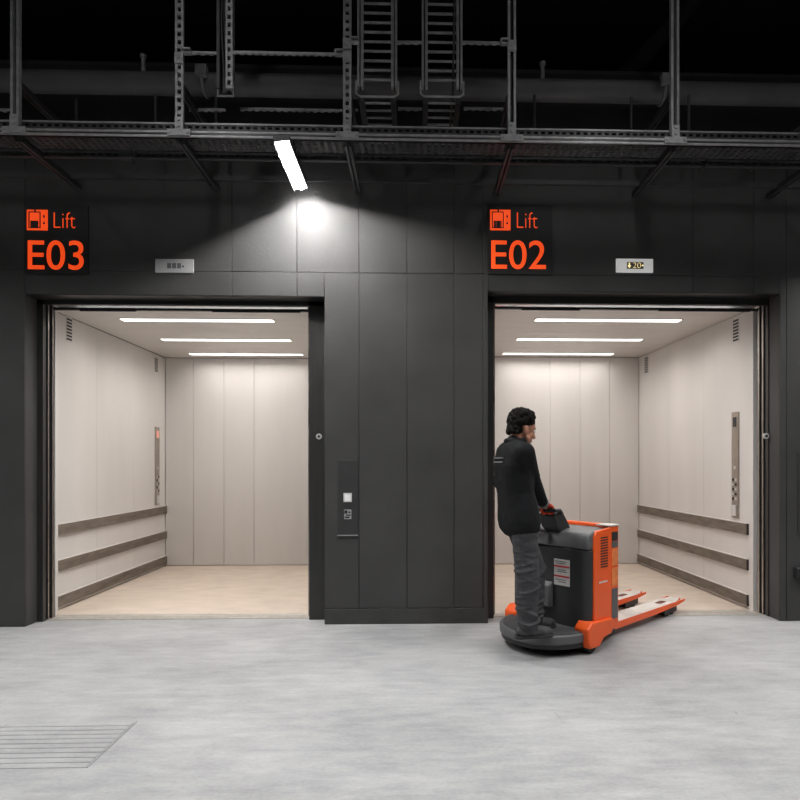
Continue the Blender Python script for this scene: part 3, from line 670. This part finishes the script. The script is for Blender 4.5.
# grey cowl with sloping top
tp('cowl', MB().prism([(.0, .785), (.0, .86), (.03, .905), (.10, .925), (.20, .93), (.20, .785)], -.372, .372, 'y'), M['grey'], bevel=.015, seg=3)
tp('knee_pad', MB().prism([(-.05, .30), (.01, .30), (.01, .50), (-.02, .50), (-.05, .47)], -.05, .07, 'y'), M['grey'], bevel=.012)
tp('document_holder', MB().prism([(-.05, .80), (.02, .80), (.02, .885), (-.015, .885)], -.02, .12, 'y'), M['grey'], bevel=.006)
# core between the side panels
tp('chassis', MB().box(.10, .42, -.36, .36, .13, .86), M['charcoal'], bevel=.006)
for s in (-1, 1):
    y0, y1 = (s*.362, s*.388); ya, yb = min(y0, y1), max(y0, y1)
    sp = tp('side_panel', MB().prism([(.06, .20), (.07, .885), (.10, .925), (.30, .94), (.30, .20)], ya, yb, 'y'), M['orange'], bevel=.006, label='orange side panel with louvres')
    lv = MB()
    for k in range(12):
        z = .865 - k * .0205; lv.box(.15, .25, min(s*.386, s*.3905), max(s*.386, s*.3905), z, z + .009)
    tp('louvres', lv, M['railend'], sp)
    tm = MB()
    for (xa, w) in ((.13, .03), (.165, .02), (.19, .035), (.23, .018)): tm.box(xa, xa + w, min(s*.386, s*.3895), max(s*.386, s*.3895), .520, .532)
    tp('maker_mark', tm, M['label'], sp)
    # front corner column with stickers
    cl = tp('corner_column', MB().box(.31, .425, min(s*.345, s*.378), max(s*.345, s*.378), .13, .945), M['orange'], bevel=.005)
    def st(z0, z1, mm, nm): tp(nm, MB().box(.325, .412, min(s*.376, s*.3805), max(s*.376, s*.3805), z0, z1), mm, cl)
    st(.83, .90, M['railend'], 'grip_opening'); st(.775, .825, M['grey'], 'sticker'); st(.63, .765, M['labelor'], 'sticker'); st(.47, .615, M['labelor'], 'sticker'); st(.21, .45, M['grey'], 'grey_cover')
    # wheel fender
    fy0, fy1 = (s*.285, s*.415)
    fd = tp('wheel_fender', MB().prism([(-.055, .10), (-.03, .05), (.10, .045), (.16, .10), (.27, .115), (.29, .15), (.29, .235), (.06, .245), (.0, .245), (-.055, .20)], min(fy0, fy1), max(fy0, fy1), 'y'), M['orange'], bevel=.014, seg=3)
    tp('castor_wheel', MB().cyl((.04, s*.30, .062), (.04, s*.385, .062), .062, 24), M['tyre'], bevel=.01)
tp('top_cover', MB().prism([(.19, -.362), (.43, -.362), (.43, .362), (.19, .362)], .90, .925, 'z'), M['grey'], bevel=.006)
tp('top_rim', MB().box(.20, .43, .30, .385, .92, .955).box(.385, .43, -.36, .385, .92, .955).box(.02, .21, .345, .385, .90, .955), M['orange'], bevel=.010, seg=3)
tp('load_guard', MB().box(.425, .45, -.34, .34, .10, .95), M['orange'], bevel=.006)
tp('top_cap', MB().box(.30, .43, -.385, -.25, .945, .958), M['silver'], bevel=.004)
# white label with red lines on rear cover
lb = tp('label_plate', MB().box(-.006, .002, -.21, -.065, .485, .69), M['label'], label='white sticker with red lines')
for z in (.55, .628): tp('red_line', MB().box(-.008, -.005, -.21, -.065, z, z + .014), M['red'], lb)
for z in (.655, .67, .59, .605, .51, .527): tp('print_line', MB().box(-.0075, -.005, -.19 + random.uniform(0, .02), -.08 + random.uniform(-.03, .01), z, z + .006), M['grey'], lb)
# operator platform (D-shaped)
dpl = arcpts(0.0, 0, .40, .375, PI/2, 1.5*PI, 28); dpl = [(min(x, .0), y) for x, y in dpl] + [(.10, -.375), (.10, .375)]
pf = tp('platform', MB().prism(dpl, .095, .168, 'z'), M['grey'], bevel=.014, seg=3)
din = [(x * .93, y * .93) for x, y in dpl]
mt = MB().prism(din, .166, .176, 'z')
tp('step_mat', mt, M['matgrey'], pf, bevel=.003)
dlo = [(x * .96 - .0, y * .97) for x, y in dpl]
tp('skirt', MB().prism(dlo, .06, .10, 'z'), M['dark'], pf, bevel=.006)
tp('drive_wheel', MB().cyl((.12, -.05, .115), (.12, .05, .115), .115, 28), M['tyre'], bevel=.012)
# forks
for yc in (.2, -.2):
    f = MB(); h = .082
    f.prism([(.43, -.085), (1.60, -.085), (1.72, -.06), (1.79, -.03), (1.79, .03), (1.72, .06), (1.60, .085), (.43, .085)], .118, .128, 'z', Matrix.Translation((0, yc, 0)))
    fk = tp('fork', f, M['silver'], label='pale worn fork top with orange flanks')
    e = MB()
    for s in (-1, 1): e.prism([(.43, .070), (1.2, .074), (1.62, .088), (1.79, .110), (1.79, .127), (.43, .127)], yc + s*.085 - .004 - (s > 0)*0.004, yc + s*.085 + .004 - (s > 0)*0.004, 'y')
    e.box(1.74, 1.795, yc - .04, yc + .04, .107, .1275)
    tp('fork_flank', e, M['orange'], fk)
    tp('roller_slot', MB().prism([(1.42, -.03), (1.53, -.03), (1.55, 0), (1.53, .03), (1.42, .03), (1.40, 0)], .1275, .1295, 'z', Matrix.Translation((0, yc, 0))), M['slot'], fk)
    tp('load_wheel', MB().cyl((1.50, yc - .055, .043), (1.50, yc + .055, .043), .043, 20).cyl((1.60, yc - .055, .043), (1.60, yc + .055, .043), .043, 20), M['tyre'], fk, bevel=.006)
    tp('wheel_bracket', MB().box(1.42, 1.66, yc - .07, yc - .058, .03, .118).box(1.42, 1.66, yc + .058, yc + .07, .03, .118), M['dark'], fk)
tp('fork_carriage', MB().box(.40, .52, -.30, .30, .04, .30), M['dark'], bevel=.01)
# steering tiller
HC = Vector((-.055, .055, 1.075)); HS = .10
ti = tp('tiller', MB().prism([(.02, .90), (-.02, .94), (-.05, 1.01), (-.055, 1.035), (-.03, 1.055), (.02, 1.06), (.07, 1.04), (.12, .98), (.16, .92), (.15, .90)], -.11, .05, 'y'), M['dark'], bevel=.02, seg=3)
tp('handle_bar', MB().tube([(HC.x, HC.y - .16, HC.z), (HC.x, HC.y + .16, HC.z)], .016, 14), M['railend'], ti, smooth=True)
gd = MB()
for s in (-1, 1):
    gd.tube([(HC.x, HC.y + s*.16, HC.z), (HC.x + .05, HC.y + s*.175, HC.z + .0), (HC.x + .11, HC.y + s*.15, HC.z - .03), (HC.x + .15, HC.y + s*.07, HC.z - .08)], .016, 10)
tp('hand_guard', gd, M['dark'], ti, smooth=True)

# ------------------------------------------------------------------ the driver
PHI = math.radians(15) - YAW
dep = FP * (CAMH - .176) / (634 - PY0)
pc = ((526 - PX0) * dep / FP, dep)
P0 = Vector((pc[0] * CA + pc[1] * SA, -pc[0] * SA + pc[1] * CA, .176))
TM = Matrix.LocRotScale(Ow, Euler((0, 0, THw)), None); PM = Matrix.LocRotScale(P0, Euler((0, 0, PHI)), None)
T2P = PM.inverted() @ TM
gR = T2P @ (HC + Vector((0, -HS, 0))); gL = T2P @ (HC + Vector((0, HS, 0)))
bar = (gL - gR).normalized()
print('truck', Ow, 'driver', P0, 'grips', gR, gL)
V = Vector
shR, shL = V((-.095, -.180, 1.350)), V((-.075, .180, 1.350))
def ik(a, b, l1, l2, hint):
    d = b - a; D = min(d.length, l1 + l2 - .004); u = d.normalized()
    x = (l1*l1 - l2*l2 + D*D) / (2*D); h = math.sqrt(max(l1*l1 - x*x, 0))
    w = (hint - u * hint.dot(u)).normalized(); return a + u*x + w*h
def wrist_of(g, sh):
    d = (sh - g); d.normalize(); d = (d + V((-.35, 0, .15))).normalized()
    return g + d * .085
wrR, wrL = wrist_of(gR, shR), wrist_of(gL, shL)
elR = ik(shR, wrR, .285, .265, V((-.5, -.55, -.45))); elL = ik(shL, wrL, .285, .265, V((-.4, .55, -.45)))
hipc = V((-.075, 0, .88)); anR, anL = V((-.030, -.09, .075)), V((.100, .095, .075))
hR_, hL_ = V((-.060, -.09, .86)), V((-.05, .09, .86))
kR, kL = V((-.035, -.10, .46)), V((.115, .105, .465))
neck = V((-.095, 0, 1.405)); hd = V((-.030, 0, 1.524))
pr = thing('person', 'person with dark curly hair in black jacket and grey trousers riding the truck', 'person', P0, PHI)
def pp(name, mb, m, par=None, **k): return obj(name, mb, m, par or pr, world=False, **k)
HR_ = Euler((0, math.radians(16), math.radians(3))).to_matrix()     # head pitched down
def H(x, y, z): return hd + HR_ @ V((x, y, z))
# body: one continuous figure under the clothes
b = MB()
b.ell(H(-.005, 0, .03), (.098, .076, .098), HR_, 20, 14); b.ell(H(.028, 0, -.045), (.068, .060, .080), HR_, 18, 12)
b.ell(H(.055, 0, -.095), (.030, .030, .024), HR_)                     # chin
b.cap(H(.03, -.052, -.06), H(.055, -.02, -.095), .018, .016); b.cap(H(.03, .052, -.06), H(.055, .02, -.095), .018, .016)   # jaw
b.cap(H(.088, 0, .012), H(.109, 0, -.030), .009, .0145); b.ell(H(.098, -.012, -.034), (.011, .008, .008), HR_); b.ell(H(.098, .012, -.034), (.011, .008, .008), HR_)
b.ell(H(.076, 0, .030), (.020, .050, .012), HR_)                     # brow
b.ell(H(.066, -.038, -.028), (.022, .018, .018), HR_); b.ell(H(.066, .038, -.028), (.022, .018, .018), HR_)
for s in (-1, 1):
    b.ell(H(-.004, s*.081, -.014), (.020, .008, .032), Euler((0, math.radians(-14), 0)).to_matrix()); b.ell(H(.0, s*.080, -.038), (.011, .007, .012))
b.cap(neck + V((-.005, 0, -.03)), H(-.015, 0, -.05), .062, .056)
b.cap(V((-.105, 0, 1.28)), V((-.085, 0, 1.0)), .105, .10); b.cap(shR + V((.005, .03, -.02)), shL + V((.005, -.03, -.02)), .058, .058)
b.cap(V((-.07, -.05, .93)), V((-.07, .05, .93)), .09, .09)
for s_, e_, w_, g_ in ((shR, elR, wrR, gR), (shL, elL, wrL, gL)):
    b.cap(s_, e_, .046, .036); b.cap(e_, w_, .037, .026); b.cap(w_, w_ + (g_ - w_) * .35, .026, .024)
for h_, k_, a_ in ((hR_, kR, anR), (hL_, kL, anL)):
    b.cap(h_, k_, .072, .050); b.cap(k_, a_, .050, .036); b.cap(a_ + V((-.02, 0, -.03)), a_ + V((.13, 0, -.045)), .032, .024)
body = pp('body', blob(b, .006, 4), M['skin'], smooth=True)
for s in (-1, 1):
    e = pp('eye', MB().ell(H(.0795, s*.031, .006), (.0115, .0135, .0095), HR_, 12, 8), M['eye'], body, smooth=True)
    pp('iris', MB().ell(H(.0895, s*.031, .004), (.003, .0055, .0055), HR_, 10, 6), M['iris'], e, smooth=True)
    pp('eyebrow', MB().cap(H(.092, s*.014, .027), H(.080, s*.050, .028), .004, .003), M['hair'], body, smooth=True)
pp('mouth', MB().ell(H(.0895, 0, -.066), (.008, .024, .0055), HR_).ell(H(.0885, 0, -.0745), (.008, .020, .006), HR_), M['lip'], body, smooth=True)
# hair: curly cap made of fused locks
h = MB(); h.ell(H(-.018, 0, .058), (.102, .084, .088), HR_, 20, 14); h.ell(H(-.045, 0, -.005), (.058, .072, .062), HR_, 18, 12)
rr = random.Random(3)
for k in range(190):
    t = rr.uniform(0, 2*PI); u = rr.uniform(-.35, 1)
    q = math.sqrt(max(0, 1 - u*u)); dx, dy, dz = q*math.cos(t), q*math.sin(t), u
    if dx > .35 and dz < .48: continue
    if dx > -.15 and dz < .10: continue
    h.ell(H(-.018 + dx*.106, dy*.089, .052 + dz*.098), (rr.uniform(.012, .021),) * 3, None, 8, 6)
for k in range(70):
    t = rr.uniform(PI*.62, PI*1.38); z = rr.uniform(-.052, .02)
    h.ell(H(-.028 + math.cos(t)*.078, math.sin(t)*.078, z), (rr.uniform(.011, .018),) * 3, None, 8, 6)
pp('hair', blob(h, .006, 2), M['hair'], smooth=True)
# jacket
j = MB()
prof = [(1.335, -.098, .066, .112), (1.25, -.105, .072, .122), (1.15, -.098, .070, .119), (1.05, -.085, .062, .115), (.95, -.068, .070, .124), (.86, -.058, .076, .132), (.83, -.056, .076, .130)]
for (za, xa, wa, ra), (zb2, xb, wb, rb) in zip(prof, prof[1:]):
    for q in range(4):
        f = q / 4; xx, ww, rr_, zz = xa + (xb - xa)*f, wa + (wb - wa)*f, ra + (rb - ra)*f, za + (zb2 - za)*f
        j.cap(V((xx, -ww, zz)), V((xx, ww, zz)), rr_, rr_)
j.cap(shR + V((0, .05, .0)), shL + V((0, -.05, .0)), .080, .080); j.cap(V((-.10, 0, 1.36)), neck + V((.005, 0, .015)), .095, .070)
for s_, e_, w_ in ((shR, elR, wrR), (shL, elL, wrL)):
    j.cap(s_, e_, .078, .060); j.cap(e_, w_ - (w_ - e_) * .06, .062, .043)
    for t in (.72, .86): j.ell(s_.lerp(e_, t), (.068, .068, .020), (e_ - s_).to_track_quat('Z', 'Y').to_matrix())
    for t in (.10, .24, .40): j.ell(e_.lerp(w_, t), (.062 - .014*t,) * 2 + (.016,), (w_ - e_).to_track_quat('Z', 'Y').to_matrix())
jm = blob(j, .009, 6)
jk = pp('jacket', jm, M['jacket'], smooth=True)
cz = MB(); cz.tube([neck + V((-.006 + .070*math.cos(t)*1.0 + .016, .066*math.sin(t), .020 - .012*math.cos(t))) for t in [2*PI*k/26 for k in range(26)]] , .021, 8)
pp('collar', blob(MB().tube([neck + V((.012 + .066*math.cos(t), .064*math.sin(t), .030 + .0*math.cos(t))) for t in [2*PI*k/28 for k in range(29)]], .024, 10), .006, 3), M['jacket'], jk, smooth=True)
for w_, e_ in ((wrR, elR), (wrL, elL)):
    u = (w_ - e_).normalized(); pp('cuff', MB().tube([w_ - u*.035, w_ - u*.004], [.046, .046], 18), M['reflect'], jk, bevel=.004, label='grey cuff band')
bs = MB()
for z in (1.305, 1.275): bs.box(-.228, -.205, -.080, .080, z, z + .012)
pp('back_stripe', bs, M['reflect'], jk)
# trousers
t = MB(); t.cap(V((-.065, -.06, .88)), V((-.065, .06, .88)), .110, .110); 
for h_, k_, a_, sd in ((hR_, kR, anR, 11), (hL_, kL, anL, 5)):
    t.cap(h_ + V((0, 0, .0)), k_, .098, .088); t.cap(k_, a_ + V((0, 0, .02)), .090, .076)
    q = random.Random(sd)
    for i in range(9):
        f = (i + .5) / 9; c = k_.lerp(a_, f); rd = .090 - .010*f
        t.ell(c + V((q.uniform(-.008, .010), q.uniform(-.006, .006), q.uniform(-.01, .01))), (rd + q.uniform(.000, .012), rd + q.uniform(.0, .010), .016), Euler((q.uniform(-.25, .25), q.uniform(-.45, .45), 0)).to_matrix())
    for f in (.62, .75, .88):
        c = h_.lerp(k_, f); t.ell(c + V((-.004, 0, 0)), (.098, .098, .018), Euler((0, q.uniform(-.5, .5), 0)).to_matrix())
pp('trousers', blob(t, .008, 3), M['trousers'], smooth=True)
for a_, yaw_ in ((anR, -.05), (anL, .12)):
    Rz = Matrix.Rotation(yaw_, 3, 'Z')
    def S(x, y, z): return V((a_.x, a_.y, 0)) + Rz @ V((x, y, z))
    s = MB(); s.cap(S(-.045, 0, .055), S(.03, 0, .058), .045, .046); s.cap(S(.03, 0, .052), S(.15, 0, .040), .046, .037); s.cap(S(.12, -.012, .036), S(.175, .0, .034), .034, .028); s.cap(S(-.02, 0, .06), S(-.01, 0, .12), .052, .050)
    me = blob(s, .006, 4)
    for v in me.vertices: v.co.z = max(v.co.z, .018)
    sh = pp('shoe', me, M['shoe'], smooth=True)
    out = [S(-.093, -.02, 0), S(-.07, -.044, 0), S(.04, -.042, 0), S(.13, -.050, 0), S(.19, -.030, 0), S(.208, 0, 0), S(.19, .03, 0), S(.13, .044, 0), S(.04, .042, 0), S(-.07, .044, 0), S(-.093, .02, 0)]
    pp('sole', MB().prism([(p_.x, p_.y) for p_ in out], .001, .022, 'z'), M['sole'], sh, bevel=.005)
# gloved hands closed around the handle bar
for g, w_, s in ((gR, wrR, -1), (gL, wrL, 1)):
    to = (w_ - g).normalized(); side = bar                      # along the bar
    to = (to - side * to.dot(side)).normalized()
    nrm = side.cross(to).normalized()
    if nrm.z < 0: nrm = -nrm                                    # back of the hand upward
    m = MB(); R = .026
    m.cap(w_ - to*0.0, g + to*.052 + nrm*.016, .030, .030)
    for q in (-.03, -.01, .01, .03): m.cap(g + to*.07 + nrm*.016 + side*q*.8, g + to*.016 + nrm*.028 + side*q, .015, .0135)
    lens = {-.033: .8 if s < 0 else .9, -.011: 1.0, .011: 1.0, .033: .9 if s < 0 else .8}
    for q, ln in lens.items():
        c = g + side*q; pts = []
        for an in (70, 130, 190, 250 * (1 if ln > .85 else .95)):
            aa = math.radians(an - 20); pts.append(c + to*(R*math.cos(aa)) + nrm*(R*math.sin(aa)))
        pts = [c + to*R*.5 + nrm*R*1.02] + [c + to*(R*math.cos(math.radians(x_)))+nrm*(R*math.sin(math.radians(x_))) for x_ in (100, 150, 205, 205 + 50*ln)]
        for i in range(4): m.cap(pts[i], pts[i+1], .0118 - .0006*i, .0112 - .0006*i, 10)
    inn = side * (-s)                                           # thumb leaves the inner side of the palm
    tpts = [g + to*.060 + inn*.030 + nrm*.006, g + to*.032 + inn*.046 - nrm*.008, g + to*.008 + inn*.044 - nrm*.026, g - to*.012 + inn*.036 - nrm*.030]
    for i in range(3): m.cap(tpts[i], tpts[i+1], .0145 - .001*i, .0135 - .001*i, 10)
    pp('glove', blob(m, .004, 2), M['glove'], smooth=True, label='red work glove')

# ------------------------------------------------------------------ world, camera, view
w = bpy.data.worlds.new('hall'); scene.world = w; w.use_nodes = True
bg = w.node_tree.nodes['Background']; bg.inputs[0].default_value = (0.5, 0.52, 0.56, 1); bg.inputs[1].default_value = 0.004
cam = bpy.data.cameras.new('camera'); co = bpy.data.objects.new('camera', cam); COL.objects.link(co)
co.location = (0, 0, CAMH); co.rotation_euler = (PI/2, 0, -YAW)
cam.sensor_width = 36; cam.lens = FP / 800 * 36; cam.shift_x = -(PX0 - 400) / 800; cam.shift_y = (PY0 - 400) / 800
cam.clip_start = .05
scene.camera = co
vs = scene.view_settings
scene.display_settings.display_device = 'sRGB'; vs.view_transform = 'Standard'; vs.look = 'None'; vs.gamma = 1; vs.exposure = 0; vs.use_curve_mapping = False
scene.cycles.use_denoising = True
scene.cycles.max_bounces = 10; scene.cycles.diffuse_bounces = 6; scene.cycles.sample_clamp_indirect = 6
